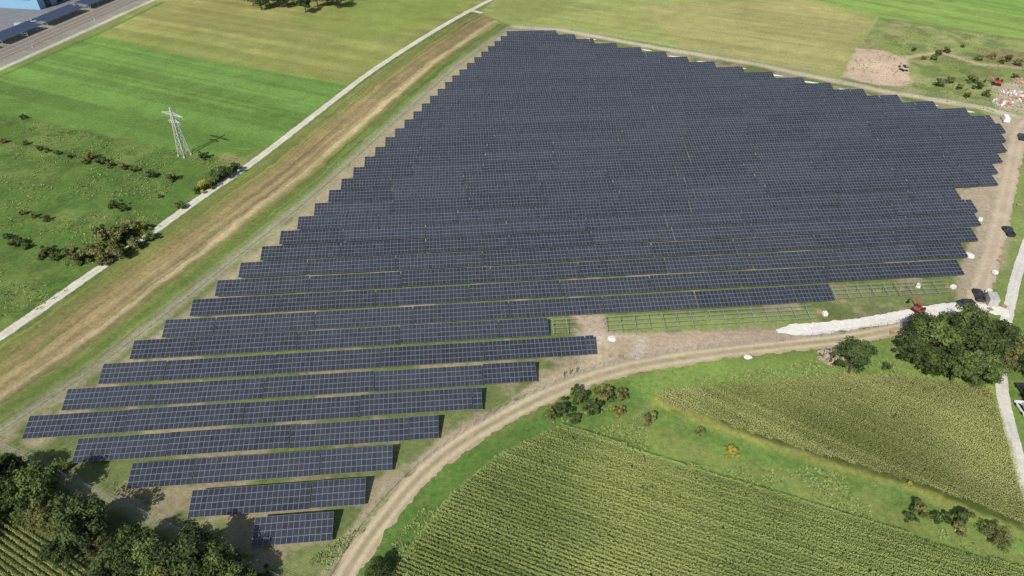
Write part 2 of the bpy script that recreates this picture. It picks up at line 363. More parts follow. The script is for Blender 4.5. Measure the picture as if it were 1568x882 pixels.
road('dirt_road',[(1600,170),(1562,195),(1553,240),(1538,310),(1522,380),(1506,430),(1490,468)],5.0,A(190,172,146),z=0.025,rut=A(205,188,164),jag=0.6)
road('concrete_path',[(1640,250),(1590,330),(1562,400),(1545,470),(1533,530),(1532,590),(1545,650),(1565,725),(1590,800),(1640,950)],2.6,A(214,210,198),z=0.03,rut=A(222,218,208),jag=0.15)
# =====================================================  SOLAR ROWS
ang=math.radians(5.0);U=np.array([math.cos(ang),math.sin(ang),0]);Wv=np.array([-math.sin(ang),math.cos(ang),0]);Zv=np.array([0,0,1.0])
def uw(x,y,h=0.8):
    g=G(x,y,h);return g@U[:2],g@Wv[:2]
front=[((385,838),(513,828)),((287,793),(553,773)),((193,749),(605,720)),((109,709),(661,672)),((33,672),(733,627)),((92,631),(812,583)),((150,588),(912,543)),((198,550),(837,514)),((248,516),(1272,461)),((290,484),(1470,421))]
rows=[]
for a,b in front:
    ua,wa=uw(*a);ub,wb=uw(*b);rows.append((ua,ub,(wa+wb)/2))
Lp=sorted([uw(*p)[::-1] for p in [(290,484),(397,400),(490,322),(600,215),(700,120),(783,52)]])
Rp=[uw(*p)[::-1] for p in [(1470,421),(1472,400),(1490,365),(1497,343),(1487,322),(1467,305),(1513,297),(1525,265),(1533,235),(1535,205),(1515,185),(1460,174),(1400,162),(1340,151),(1280,140),(1230,130),(1170,118),(1120,109),(1075,101),(1030,92),(980,82),(935,73),(890,64),(850,55)]]
Rp=sorted(Rp);Lp=np.array(Lp);Rp=np.array(Rp)
w=rows[-1][2];wtop=uw(785,57)[1];nrow=int(round((wtop-w)/7.75));pit=(wtop-w)/nrow
for k in range(1,nrow+1):
    ww=w+pit*k
    rows.append((np.interp(ww,Lp[:,0],Lp[:,1]),np.interp(ww,Rp[:,0],Rp[:,1]),ww))
ML,MW,NR,TM=2.0,1.28,4,12
def build_row(ua,ub,w):
    b=MB();u=ua
    nm=int(round((ub-ua)/ML));done=0
    first=True
    rem=int(rng.integers(5,TM+1))
    while done<nm:
        n=min(rem if first else TM,nm-done);first=False
        tilt=math.radians(17.5+rng.normal(0,0.3));z0=0.8+rng.normal(0,0.045);dw=rng.normal(0,0.045)
        S=Wv*math.cos(tilt)+Zv*math.sin(tilt);Nn=-Wv*math.sin(tilt)+Zv*math.cos(tilt)
        O=U*u+Wv*(w+dw)+Zv*z0
        ii,jj=np.meshgrid(np.arange(n),np.arange(NR));ii=ii.ravel();jj=jj.ravel()
        Cc=O+U*((ii+0.5)*ML)[:,None]+S*((jj+0.5)*(MW+0.02))[:,None]
        b.boxes(Cc,U*(ML/2-0.012),S*(MW/2-0.008),Nn*0.02,1)
        base=rng.uniform(0.2,0.8)
        for sgn in (-1,1):
            c2=Cc+U*sgn*(ML/4-0.008)+Nn*0.024
            hx=ML/4-0.030;hy=MW/2-0.040
            q=np.stack([c2-U*hx-S*hy,c2+U*hx-S*hy,c2+U*hx+S*hy,c2-U*hx+S*hy],1)
            b.add(q,np.arange(len(c2)*4).reshape(-1,4),0,np.clip(base+rng.normal(0,0.2,len(c2)),0,1))
        L=n*ML
        for sy in (0.7,2.1,3.5,4.8):
            b.boxes([O+U*L/2+S*sy-Nn*0.07],U*L/2,S*0.03,Nn*0.04,2)
        px=np.arange(1.0,L,3.6)
        for sy in (0.9,4.2):
            top=O+U*px[:,None]+S*sy-Nn*0.12
            hz=top[:,2]/2
            cc=top.copy();cc[:,2]=hz
            Z=np.zeros((len(px),3));Z[:,2]=hz
            b.boxes(cc,U*0.05,Wv*0.04,Z,2)
        mid=O+U*px[:,None]+S*2.6-Nn*0.13
        b.boxes(mid,U*0.03,S*2.3,Nn*0.04,2)
        u+=L+0.2;done+=n
    return b.obj('solar_panel_row',[M_pv,M_frame,M_alu])
for a in rows: build_row(*a)
M_rack=simple('rack_steel',(0.27,0.28,0.27),0.6,0.2)
def rack(ua,ub,w):
    b=MB();L=ub-ua;tilt=math.radians(17.5)
    S=Wv*math.cos(tilt)+Zv*math.sin(tilt);Nn=-Wv*math.sin(tilt)+Zv*math.cos(tilt);O=U*ua+Wv*w+Zv*0.8
    for sy in (0.6,2.0,3.3,4.5): b.boxes([O+U*L/2+S*sy],U*L/2,S*0.04,Nn*0.04,0)
    for px in np.arange(0.5,L,3.6):
        b.boxes([O+U*px+S*2.5-Nn*0.12],U*0.05,S*2.3,Nn*0.05,0)
        for sy in (0.9,3.9):
            top=O+U*px+S*sy;h=top[2]/2
            b.boxes([[top[0],top[1],h]],U*0.05,Wv*0.05,Zv*h,0)
    return b.obj('empty_mounting_rack',[M_rack])
w8,w9=rows[7][2],rows[8][2]
u=lambda x,y:uw(x,y)[0]
rack(u(845,512),u(882,510),w8);rack(u(928,508),u(1085,500),w8);rack(u(1090,500),u(1252,490),w8);rack(u(1280,460),u(1375,456),w9);rack(u(1380,456),u(1462,451),w9)
# =====================================================  TREES
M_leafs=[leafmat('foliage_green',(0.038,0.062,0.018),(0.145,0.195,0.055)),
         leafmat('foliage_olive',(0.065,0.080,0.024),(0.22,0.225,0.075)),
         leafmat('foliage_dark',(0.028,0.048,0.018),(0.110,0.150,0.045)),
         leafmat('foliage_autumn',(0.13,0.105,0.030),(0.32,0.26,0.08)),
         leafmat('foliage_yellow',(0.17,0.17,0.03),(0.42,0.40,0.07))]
def leaves(c,R,n,size,r,flat=1.0):
    d=r.normal(size=(n,3));d/=np.linalg.norm(d,axis=1)[:,None];d[:,2]=np.where(d[:,2]<-0.3,-d[:,2],d[:,2])
    p=c+d*(R*r.uniform(0.55,1.12,n)[:,None])*np.array([1,1,flat])
    nn=d+r.normal(0,0.5,(n,3));nn/=np.linalg.norm(nn,axis=1)[:,None]
    t=np.cross(nn,r.normal(size=(n,3)));t/=np.linalg.norm(t,axis=1)[:,None];b=np.cross(nn,t)
    sz=size*r.uniform(0.6,1.3,n)[:,None]
    return np.stack([p-t*sz,p-b*sz*0.6,p+t*sz,p+b*sz*0.6],1)
def tree_mesh(name,seed,Ht,R,np_,nl,size,leaf,trunk=True,fl=0.95):
    r=np.random.default_rng(seed);b=MB()
    zc=Ht-R*fl*1.05 if trunk else R*fl*0.55
    if trunk:
        b.tube([0,0,0],[0.1,0,zc*0.6],0.28,0.2,8,1);b.tube([0.1,0,zc*0.6],[0,0.1,Ht*0.8],0.2,0.06,7,1)
    for k in range(np_):
        d=r.normal(size=3);d/=np.linalg.norm(d)
        if d[2]<-0.6:d[2]*=-1
        rad=R*r.uniform(0.35,0.88)*(1+0.18*math.sin(3*math.atan2(d[1],d[0])+seed))
        c=np.array([0,0,zc])+d*rad*np.array([1,1,fl])
        if not trunk: c[2]=max(c[2],0.15*R)
        pr=R*r.uniform(0.17,0.33)
        q=leaves(c,pr,nl,size,r,0.85)
        q[...,2]=np.abs(q[...,2])
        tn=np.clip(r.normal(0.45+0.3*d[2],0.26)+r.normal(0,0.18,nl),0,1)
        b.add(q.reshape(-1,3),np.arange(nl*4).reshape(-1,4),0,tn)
        if trunk and k%3==0: b.tube([0,0,zc*r.uniform(0.5,0.9)],c,0.09,0.03,5,1)
        if not trunk and k%4==0: b.tube([0,0,0],c,0.05,0.015,4,1)
    return b.obj(name,[leaf,M_bark],link=False)
TM_={}
for j,lf in enumerate(M_leafs):
    for v in range(3 if j<3 else 1):
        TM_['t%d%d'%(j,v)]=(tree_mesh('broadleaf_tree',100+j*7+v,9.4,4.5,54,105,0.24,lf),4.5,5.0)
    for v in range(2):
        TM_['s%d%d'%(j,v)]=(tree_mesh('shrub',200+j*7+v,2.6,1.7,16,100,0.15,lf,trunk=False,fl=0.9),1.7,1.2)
def place(key,x,y,rpx,name=None,zs=1.0):
    me,R,hc=TM_[key]
    s_=rpx/ppm(y,3)/R
    g=G(x,y,hc*s_*zs)
    o=bpy.data.objects.new(name or ('broadleaf_tree' if key[0]=='t' else 'shrub'),me);sc.collection.objects.link(o)
    o.location=(g[0],g[1],-0.03);o.rotation_euler=(0,0,rng.uniform(0,6.28));o.scale=(s_*rng.uniform(.92,1.08),s_*rng.uniform(.92,1.08),s_*zs)
for k,x,y,r_ in [('t20',15,722,32),('t01',55,748,40),('t21',5,765,38),('t22',125,800,46),('t20',205,838,36),('t01',228,862,40),('t21',290,850,48),('t02',330,872,42),('t22',180,880,40),('t10',262,890,36),('t20',95,845,30),('t12',70,790,30),('t02',-40,745,45),('t01',-60,800,45),('t20',360,900,34),('t00',40,785,24),('t10',150,835,20),('s20',402,884,18),('t11',38,725,18),('s10',95,715,12)]:
    place(k,x,y,r_)
for k,x,y,r_ in [('t20',1410,500,28),('t00',1440,520,36),('t21',1400,530,28),('t01',1478,500,36),('t22',1500,530,38),('t02',1470,560,34),('t20',1530,515,32),('t00',1510,565,30),('t12',1540,550,26),('t01',1428,555,24),('t21',1310,545,31),('t10',1565,535,22),('t21',1590,560,30),('t22',1600,620,26),('s20',1385,545,14),('s00',1360,560,10)]:
    place(k,x,y,r_)
for k,x,y,r_ in [('s00',885,605,20),('s20',862,622,17),('s01',905,622,18),('s10',925,602,20),('s31',948,628,12),('s11',950,603,16),('s20',880,640,12),('s10',995,638,15),('s30',992,648,7),('s10',1072,660,10),('s40',1120,690,13),
    ('s10',1410,778,18),('s20',1395,790,12),('s21',1475,792,22),('s10',1470,808,14),('t10',1530,822,20),('s00',1432,790,12),('s40',1393,740,6),('t20',578,874,22),('s20',600,890,18),('s11',842,632,12)]:
    place(k,x,y,r_)
for k,x,y,r_ in [('s11',142,385,20),('s10',165,365,24),('s11',160,388,20),('s10',195,350,22),('s40',215,347,13),('s11',180,385,20),('s10',120,392,17),('s01',225,360,13),('s00',150,352,14),('s11',205,372,15),('s30',150,378,12),('s10',108,385,13),('s11',178,362,15),
    ('s20',345,262,15),('s00',330,270,14),('s40',311,283,13),('s01',360,256,12),('s10',322,280,12),('s00',300,290,8),('s00',277,314,10),('s20',310,237,9),('s10',262,270,11),('s00',232,266,10),('s01',205,258,8),('s10',187,254,8),('s11',168,250,9),('s20',155,245,10),('s30',138,238,9),('s10',128,246,8),
    ('s20',35,178,6),('s10',38,218,6),('s20',60,226,6),('s00',72,229,6),('s20',88,233,6),('s10',106,238,6),('s20',176,312,12),('s00',190,318,8),('s30',33,325,7),('s10',50,329,7),('s20',70,334,8),('s20',25,370,12),('s00',38,376,9),('s20',72,383,12),('s10',84,392,10),('s10',60,392,8),('s01',10,362,8),('s10',5,215,6),('s00',245,300,5)]:
    place(k,x,y,r_)
for x in (385,397,410,428,447,466,484,500,514): place(['t20','t01','t22','t10'][x%4],x,rng.uniform(-8,5),rng.uniform(12,15))
for x in (375,400,430,460,490,520): place('t20',x,-18,16)
for k,x,y,r_ in [('s10',1438,80,8),('s10',1450,76,7),('s20',1430,88,6),('s00',1400,75,5),('s10',1500,88,7),('s31',1520,84,8),('s10',1545,88,8),('s10',1560,95,8),('s00',1440,126,10),('s10',1455,122,8),('s10',1490,120,10),('s00',1500,130,10),('s10',1482,145,7),('s00',1510,142,8),('s20',1475,70,4),('s10',1555,116,6),('s11',1470,132,7),('s10',1535,92,7),('s10',1415,88,5)]:
    place(k,x,y,r_)
# =====================================================  MAIZE
M_mz=leafmat('maize_leaf',(0.13,0.18,0.045),(0.40,0.44,0.15),0.0,0.0)
M_mz2=leafmat('maize_leaf_ripe',(0.15,0.18,0.052),(0.42,0.42,0.16),0.0,0.0)
def maize(name,poly,da,db,mat,sp=0.75,step=0.2,hgt=2.0,seed=3,lim=None):
    P=GP(poly)
    if lim is not None: P[:,0]=np.clip(P[:,0],-lim,lim);P[:,1]=np.maximum(P[:,1],44)
    a=G(*da);b=G(*db);d=(b-a)/np.linalg.norm(b-a);n=np.array([-d[1],d[0]])
    cu=P@d;cv=P@n
    r=np.random.default_rng(seed)
    vs=np.arange(cv.min(),cv.max(),sp);us=np.arange(cu.min(),cu.max(),step)
    uu,vv=np.meshgrid(us,vs);ri=np.broadcast_to(np.arange(len(vs))[:,None],uu.shape).ravel()
    rowtone=r.normal(0,0.10,len(vs))
    uu=uu+r.uniform(-.06,.06,uu.shape);vv=vv+r.uniform(-.03,.03,vv.shape)+0.5*np.sin(uu/40)
    x=(uu*d[0]+vv*n[0]).ravel();y=(uu*d[1]+vv*n[1]).ravel()
    j=1.2*(fbm(x,y,5,4,3)-0.5)
    k=inside(x+j,y+j,P)&(r.random(len(x))<0.97)&(r.random(len(x))<0.75+0.8*fbm(x,y,3,9,2))
    x=x[k];y=y[k];ri=ri[k];m=len(x)
    h=hgt*(0.78+0.3*fbm(x,y,12,6,3)+r.uniform(-.04,.04,m))
    al_=x*d[0]+y*d[1];cr=x*n[0]+y*n[1]
    region=-0.05+0.85*fbm(x,y,24,7,4)+0.35*(vn(cr/9.0,al_/200,8)-0.5)+rowtone[ri]+0.3*(vn(al_/12,cr/120,3)-.5)
    VV=[];TT=[]
    for q in range(5):
        az=(q%2)*math.pi+math.atan2(d[1],d[0])+r.normal(0,0.75,m);hb=h*(0.6+0.08*q);ln=r.uniform(0.26,0.42,m);wd=0.09
        dx=np.cos(az);dy=np.sin(az)
        p0=np.stack([x,y,hb],1);mid=np.stack([x+dx*ln*0.6,y+dy*ln*0.6,hb+0.16],1);e=np.stack([x+dx*ln,y+dy*ln,hb+0.02],1)
        s_=np.stack([-dy,dx,dx*0],1)*wd
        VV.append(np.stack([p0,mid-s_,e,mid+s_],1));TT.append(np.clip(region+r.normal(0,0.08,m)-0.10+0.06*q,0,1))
    p=np.stack([x,y,h],1);o=np.array([0.06,0,0]);
    VV.append(np.stack([p-o,p+np.array([0,0.05,0.1]),p+o,p+np.array([0,0.0,0.3])],1));TT.append(np.clip(region+0.3,0,1))
    V=np.concatenate(VV).reshape(-1,3);T=np.concatenate(TT)
    return mk(name,V,np.arange(len(V)).reshape(-1,4),[mat],tone=T)
maize('maize_field',MZ1,(1000,703),(1430,838),M_mz,lim=118,sp=0.8)
maize('maize_field',MZ2,(1120,592),(1500,760),M_mz2,seed=5,sp=0.8)
maize('crop_field',MZ3,(0,800),(120,880),M_mz2,hgt=0.8,seed=6,lim=125,sp=1.0)
def tufts(name,polys,n,mat,size,seed):
    r=np.random.default_rng(seed);VV=[];TT=[]
    for poly,share in polys:
        P=GP(poly);k=int(n*share)
        x=r.uniform(P[:,0].min(),P[:,0].max(),k*2);y=r.uniform(P[:,1].min(),P[:,1].max(),k*2)
        q=inside(x,y,P)&(r.random(k*2)<smooth(0.4,0.65,fbm(x,y,9,5,3)));x=x[q];y=y[q];m=len(x)
        for j in range(5):
            az=r.uniform(0,6.28,m);dx=np.cos(az);dy=np.sin(az);s_=size*r.uniform(.5,1.3,m)
            p=np.stack([x+r.normal(0,size*.4,m),y+r.normal(0,size*.4,m),0*x],1)
            t=np.stack([-dy,dx,0*dx],1)*s_[:,None]*0.35;u_=np.stack([dx*.7,dy*.7,0*dx+.6],1)*s_[:,None]
            VV.append(np.stack([p-t,p+t,p+u_+t*.6,p+u_-t*.6],1));TT.append(np.clip(r.normal(.5,.25,m),0,1))
    V=np.concatenate(VV).reshape(-1,3);mk(name,V,np.arange(len(V)).reshape(-1,4),[mat],tone=np.concatenate(TT))
M_tuft=leafmat('grass_blades',(0.10,0.15,0.040),(0.25,0.29,0.09),0.0,0)
tufts('grass_tufts',[([(-200,200),(0,175),(150,205),(365,242),(240,352),(75,465),(-200,650)],0.4),
  ([(560,890),(640,785),(760,700),(860,640),(1000,590),(1290,545),(1540,570),(1000,610),(862,650),(700,760),(620,890)],0.6),
  ([(980,640),(1200,700),(1400,760),(1568,820),(1700,900),(1450,835),(1200,755),(900,660)],0.4),
  ([(1345,28),(1568,62),(1700,112),(1568,190),(1288,122)],0.15),
  ([(100,700),(200,755),(420,890),(560,800),(500,880),(380,850)],0.3)],24000,M_tuft,0.38,9)
# =====================================================  PYLON
M_pyl=simple('pylon_steel',(0.50,0.52,0.50),0.6,0.1)
def pylon():
    g=G(283,238);b=MB();h=18.0;aa=math.radians(-28)
    ux=np.array([math.cos(aa),math.sin(aa),0]);uy=np.array([-math.sin(aa),math.cos(aa),0])
    def P(x,y,z): return ux*x+uy*y+np.array([0,0,z])
    lv=[0,3.2,6,8.5,10.8,12.8,14.5,16,18.0];hw=lambda z:1.4*(1-z/18.6)+0.14
    cs=[(-1,-1),(1,-1),(1,1),(-1,1)]
    for z0,z1 in zip(lv[:-1],lv[1:]):
        for i in range(4):
            a,c=cs[i],cs[(i+1)%4]
            b.bar(P(a[0]*hw(z0),a[1]*hw(z0),z0),P(a[0]*hw(z1),a[1]*hw(z1),z1),0.15)
            b.bar(P(a[0]*hw(z0),a[1]*hw(z0),z0),P(c[0]*hw(z1),c[1]*hw(z1),z1),0.07)
            b.bar(P(c[0]*hw(z0),c[1]*hw(z0),z0),P(a[0]*hw(z1),a[1]*hw(z1),z1),0.07)
            b.bar(P(a[0]*hw(z1),a[1]*hw(z1),z1),P(c[0]*hw(z1),c[1]*hw(z1),z1),0.07)
    for z,L in ((15.4,5.2),(12.9,2.6)):
        for sg in (-1,1):
            for yy_ in (-1,1):
                b.bar(P(0,yy_*0.35,z),P(sg*L,0,z+0.1),0.13)
                b.bar(P(0,yy_*0.25,z+1.0),P(sg*L,0,z+0.15),0.09)
            for k in (0.6,1.0): b.bar(P(sg*L*k,0,z),P(sg*L*k,0,z-1.0),0.12)
            for k in (0.2,0.45,0.7): b.bar(P(sg*L*k,0,z),P(sg*L*(k+.1),0,z+1.0*(1-k)),0.07)
    for c in cs: b.box((*(P(c[0]*1.5,c[1]*1.5,0.2))[:2],0.2),0.6,0.6,0.4,1)
    o=b.obj('electricity_pylon',[M_pyl,M_conc]);o.location=(g[0],g[1],0)
pylon()
# =====================================================  FENCES
def fence(name,pts,h=2.0,sp=2.6,t=0.06):
    P,_=resample(GP(pts),sp);b=MB();n=len(P)
    c=np.column_stack([P,np.full(n,h/2)]);b.boxes(c,[t/2,0,0],[0,t/2,0],[0,0,h/2],0)
    for z in (0.1,0.6,1.1,1.6,h-0.05):
        for i in range(n-1): b.bar((*P[i],z),(*P[i+1],z),0.018)
    return b.obj(name,[M_alu])
fence('wire_fence',FENCE[1:])
fence('wire_fence',[(-100,640),(0,684),(150,756),(270,813),(410,882),(470,905)])
fence('wire_fence',[(500,890),(545,812),(590,760),(640,712),(700,668),(760,632),(840,592),(910,566),(960,553),(1040,540),(1150,528),(1290,514),(1400,492)])
fence('wire_fence',[(785,42),(860,44),(1000,69),(1150,94),(1350,136),(1500,161),(1545,172)])
# =====================================================  RAILWAY & PARKING
def offs(P,o):
    P=np.asarray(P);T=np.gradient(P,axis=0);T/=np.linalg.norm(T,axis=1)[:,None];return P+np.stack([-T[:,1],T[:,0]],1)*o
R0,_=resample(GP([(-260,190),(0,86),(100,42),(205,-3),(330,-58)]),4.0)
def railway():
    b=MB();n=len(R0)
    prof=[(-5.2,0.03),(-4.4,0.5),(4.4,0.5),(5.2,0.03)]
    L=[np.column_stack([offs(R0,o),np.full(n,z)]) for o,z in prof]
    for a,c in zip(L[:-1],L[1:]):
        V=np.vstack([a,c]);i=np.arange(n-1);b.add(V,np.stack([i,i+1,i+1+n,i+n],1),0)
    for tc in (-2.2,2.2):
        for g_ in (-0.72,0.72):
            Q_=offs(R0,tc+g_)
            for i in range(n-1): b.bar((*Q_[i],0.68),(*Q_[i+1],0.68),0.16,1,0.16)
        D,_=resample(R0,0.9);D=offs(D,tc);T=np.gradient(D,axis=0);T/=np.linalg.norm(T,axis=1)[:,None];Nn=np.column_stack([-T[:,1],T[:,0],T[:,0]*0])
        b.boxes(np.column_stack([D,np.full(len(D),0.54)]),Nn*1.25,np.column_stack([T,T[:,0]*0])*0.13,[0,0,0.05],2)
    b.obj('railway_track',[simple('ballast',(0.26,0.22,0.18),0.95,scale=4),M_rail,M_conc])
railway()
D,_=resample(R0,38.0);Dl=offs(D,-6.2)
for i in range(1,len(D)-1):
    b=MB();p=Dl[i];d=(D[i]-p);d/=np.linalg.norm(d)
    b.tube([0,0,0],[0,0,7.5],0.14,0.09,8,0);b.bar([0,0,6.6],[d[0]*3.6,d[1]*3.6,6.9],0.09);b.bar([0,0,5.6],[d[0]*3.4,d[1]*3.4,5.9],0.07);b.bar([d[0]*3.4,d[1]*3.4,5.7],[d[0]*3.5,d[1]*3.5,7.0],0.06)
    b.box((0,0,0.2),0.6,0.6,0.4,1)
    o=b.obj('catenary_mast',[M_alu,M_conc]);o.location=(p[0],p[1],0)
M_cp=simple('carport_panel',(0.035,0.05,0.085),0.25,spec=.5)
def carport(u0,u1,off=13.5,hw=2):
    P,_=resample(offs(R0,off),2.0);P=P[(P[:,1]>u0)&(P[:,1]<u1)];b=MB();n=len(P)
    T=np.gradient(P,axis=0);T/=np.linalg.norm(T,axis=1)[:,None];Nn=np.column_stack([-T[:,1],T[:,0],0*T[:,0]]);T3=np.column_stack([T,0*T[:,0]])
    S=Nn*math.cos(.12)+np.array([0,0,math.sin(.12)])
    for k in range(-hw,hw+1):
        c=np.column_stack([P,np.full(n,3.2)])+S*k*1.9
        b.boxes(c,T3*0.96,S*0.9,[0,0,0.03],0,rng.uniform(.2,.9,n))
    i=np.arange(0,n,4)
    for k in (-1.4*hw,1.4*hw):
        c=np.column_stack([P[i]+Nn[i,:2]*k,np.full(len(i),1.45)]);b.boxes(c,[.1,0,0],[0,.1,0],[0,0,1.45],1)
    c=np.column_stack([P[i],np.full(len(i),3.05)]);b.boxes(c,T3[i]*.1,S[i]*(1.9*hw+.8),[0,0,.1],1)
    b.obj('solar_carport',[M_cp,M_alu])
for a_,b_ in ((300,345),(349,378),(382,411),(415,444),(448,500)): carport(a_,b_)
def hall():
    b=MB();a=math.atan2(*(R0[-1]-R0[0])[::-1])-math.pi/2
    Lx,Ly,h=70,90,9
    b.box((0,0,h/2),Lx,Ly,h,0)
    b.box((0,0,h+0.3),Lx+0.6,Ly+0.6,0.6,2)
    b.box((0,0,h+0.62),Lx-1,Ly-1,0.1,1)
    for k in range(-4,5):
        b.box((Lx/2+0.06,k*9.5,2.2),0.12,4.5,4.0,3);b.box((k*7,-Ly/2-0.06,5.8),5.0,0.12,1.4,3);b.box((Lx/2+0.06,k*9.5,6.6),0.12,6.5,1.2,3)
        for j in (-2,-1,0,1,2): b.box((j*12,k*9.5,h+1.0),1.6,3.4,0.7,1)
    o=b.obj('industrial_hall',[M_blue,simple('flat_roof',(0.5,0.52,0.54),.7),M_white,M_win])
    o.rotation_euler=(0,0,a)
    e=np.array([Lx/2*math.cos(a)+Ly/2*math.sin(a),Lx/2*math.sin(a)-Ly/2*math.cos(a)])
    g=G(62,15);o.location=(g[0]-e[0],g[1]-e[1],0)
hall()
# =====================================================  VEHICLES
def wheels(b,xs,w,r,m):
    for x in xs:
        for s_ in (-1,1): b.tube([x,s_*w,r],[x,s_*(w-0.25),r],r,r,14,m,True)
def car(x,y,rot,paint_,kind='car',world=None):
    b=MB()
    if kind=='car':
        b.frustum(0.3,0.62,(-2.15,2.15,0.86),(-2.2,2.2,0.9));b.frustum(0.625,0.95,(-2.2,2.2,0.9),(-2.1,1.95,0.84))
        b.frustum(0.955,1.42,(-1.75,1.05,0.80),(-1.2,0.35,0.62),0,1);b.box((-0.42,0,1.45),1.5,1.2,0.05,0);wheels(b,(-1.35,1.35),0.92,0.33,2)
    elif kind=='pickup':
        b.frustum(0.4,0.75,(-2.6,2.6,0.92),(-2.65,2.6,0.95));b.frustum(0.755,1.1,(0.3,2.6,0.95),(0.3,2.3,0.88))
        b.frustum(1.11,1.75,(-0.8,1.35,0.88),(-0.6,0.7,0.7),0,1);b.box((-0.25,0,0.93),1.08,1.82,0.34,0)
        b.box((-1.75,0.87,0.98),1.8,0.08,0.44,0);b.box((-1.75,-0.87,0.98),1.8,0.08,0.44,0);b.box((-2.6,0,0.98),0.08,1.6,0.44,0);wheels(b,(-1.6,1.65),0.98,0.4,2)
    else:
        b.frustum(0.35,1.1,(-2.6,2.6,0.98),(-2.6,2.55,1.0));b.frustum(1.105,2.0,(-2.6,2.2,1.0),(-2.55,1.35,0.9),0);b.box((1.75,0,1.5),0.6,1.6,0.6,1);b.box((0.9,0,1.55),0.9,1.98,0.5,1);b.box((-0.6,0,2.1),3.9,1.7,0.18,0);wheels(b,(-1.6,1.7),1.0,0.36,2)
    o=b.obj({'car':'parked_car','pickup':'pickup_truck','van':'delivery_van'}[kind],[paint_,M_win,M_rubber]);g=G(x,y) if world is None else world;o.location=(g[0],g[1],0.04);o.rotation_euler=(0,0,math.radians(rot))
    bv=o.modifiers.new('bevel','BEVEL');bv.width=0.05;bv.segments=2
car(1497,455,75,M_dark,'pickup');car(1478,466,10,M_dark,'car');car(1543,357,80,M_dark,'pickup');car(1565,628,85,M_white,'car');car(1566,600,85,M_dark,'car')
for x,y,k,m_ in [(1538,185,'van',M_white),(1563,212,'pickup',M_dark)]: car(x,y,rng.uniform(60,100),m_,k)
P,_=resample(offs(R0,24.5),3.0)
M_silver=simple('silver_paint',(0.45,0.46,0.48),0.35,0.3,var=.05);M_bp=simple('blue_paint',(0.05,0.12,0.30),0.35,var=.05)
for p in P[(P[:,1]>335)&(P[:,1]<450)]:
    if rng.random()<0.68: car(0,0,rng.choice([-8,172])+rng.uniform(-3,3),[M_white,M_silver,M_dark,M_bp,M_red,M_silver][int(rng.integers(0,6))],'van' if rng.random()<.25 else 'car',world=p)
def excavator(x,y,rot,sc_=1.0,col=M_red):
    b=MB()
    for s_ in (-1,1):
        b.box((0,s_*0.95,0.4),2.6,0.45,0.5,2)
        for e in (-1.3,1.3): b.tube([e,s_*0.72,0.4],[e,s_*1.18,0.4],0.34,0.34,10,2,True)
    b.tube([0,0,0.5],[0,0,0.9],0.6,0.6,12,2);b.box((-0.4,0,1.35),2.5,2.0,0.8,0);b.box((-1.4,0,1.95),0.5,1.9,0.4,2)
    b.frustum(1.76,2.75,(-0.3,0.9,0.45),(-0.2,0.7,0.4),0,1)
    b.box((0.25,0,2.8),1.1,0.95,0.08,0)
    b.bar((0.8,-0.6,1.5),(2.4,-0.6,3.3),0.26,0);b.bar((2.4,-0.6,3.3),(3.7,-0.6,2.4),0.22,0);b.bar((3.7,-0.6,2.4),(4.0,-0.6,0.9),0.16,2)
    b.box((3.95,-0.6,0.6),0.6,0.9,0.5,2);b.bar((1.0,-0.6,1.2),(2.0,-0.6,2.5),0.12,3)
    o=b.obj('excavator',[col,M_win,M_rubber,M_alu]);g=G(x,y);o.location=(g[0],g[1],0.03);o.rotation_euler=(0,0,math.radians(rot));o.scale=(sc_,)*3
excavator(1404,477,115,0.85);excavator(1525,130,150,1.15);excavator(1383,108,100,1.0,M_conc)
# =====================================================  SITE MATERIALS
def pile(name,x,y,r_,n,mats,size,seed,hh=0.5):
    r=np.random.default_rng(seed);b=MB()
    for k in range(n):
        a=r.uniform(0,6.28);q=r_*math.sqrt(r.random());sz=size*r.uniform(.3,1.3,3);z=hh*(1-q/r_)*r.random()+sz[2]*0.3
        rot=r.uniform(0,3.1);ca,sa=math.cos(rot),math.sin(rot);ti=r.normal(0,0.25,2)
        Xa=np.array([ca,sa,ti[0]])*sz[0]/2;Ya=np.array([-sa,ca,ti[1]])*sz[1]/2;Za=np.cross(Xa,Ya);Za=Za/np.linalg.norm(Za)*sz[2]/2
        b.boxes([[q*math.cos(a),q*math.sin(a),z]],Xa,Ya,Za,int(r.integers(0,len(mats))))
    o=b.obj(name,mats);g=G(x,y);o.location=(g[0],g[1],0)
    bv=o.modifiers.new('bevel','BEVEL');bv.width=size*0.08;bv.segments=1
pile('rubble_pile',1556,148,6.5,190,[M_stone,M_conc,M_white,M_wood,M_brick,M_stone],1.0,1,1.2)
pile('rubble_pile',1535,158,4,80,[M_stone,M_conc,M_brick,M_white],0.9,2,0.8)
pile('rubble_pile',1564,126,4,60,[M_brick,M_wood,M_stone],0.9,5,0.8)
pile('brushwood_pile',1273,548,3.2,80,[M_stone,M_wood,M_bark],0.7,3,1.0)
def pallets(x,y,rot,lv=3,wr=True):
    b=MB();z=0
    for k in range(lv):
        for j in (-.5,0,.5): b.box((j,0,z+.05),.1,1.15,.1,0)
        for j in np.linspace(-.5,.5,6): b.box((0,j,z+.12),1.2,.13,.03,0)
        z+=.15
    if wr: b.frustum(z,z+0.8,(-.58,.58,.54),(-.54,.54,.5),1)
    o=b.obj('pallet_stack',[M_wood,M_fleece]);g=G(x,y);o.location=(g[0],g[1],0.03);o.rotation_euler=(0,0,rot)
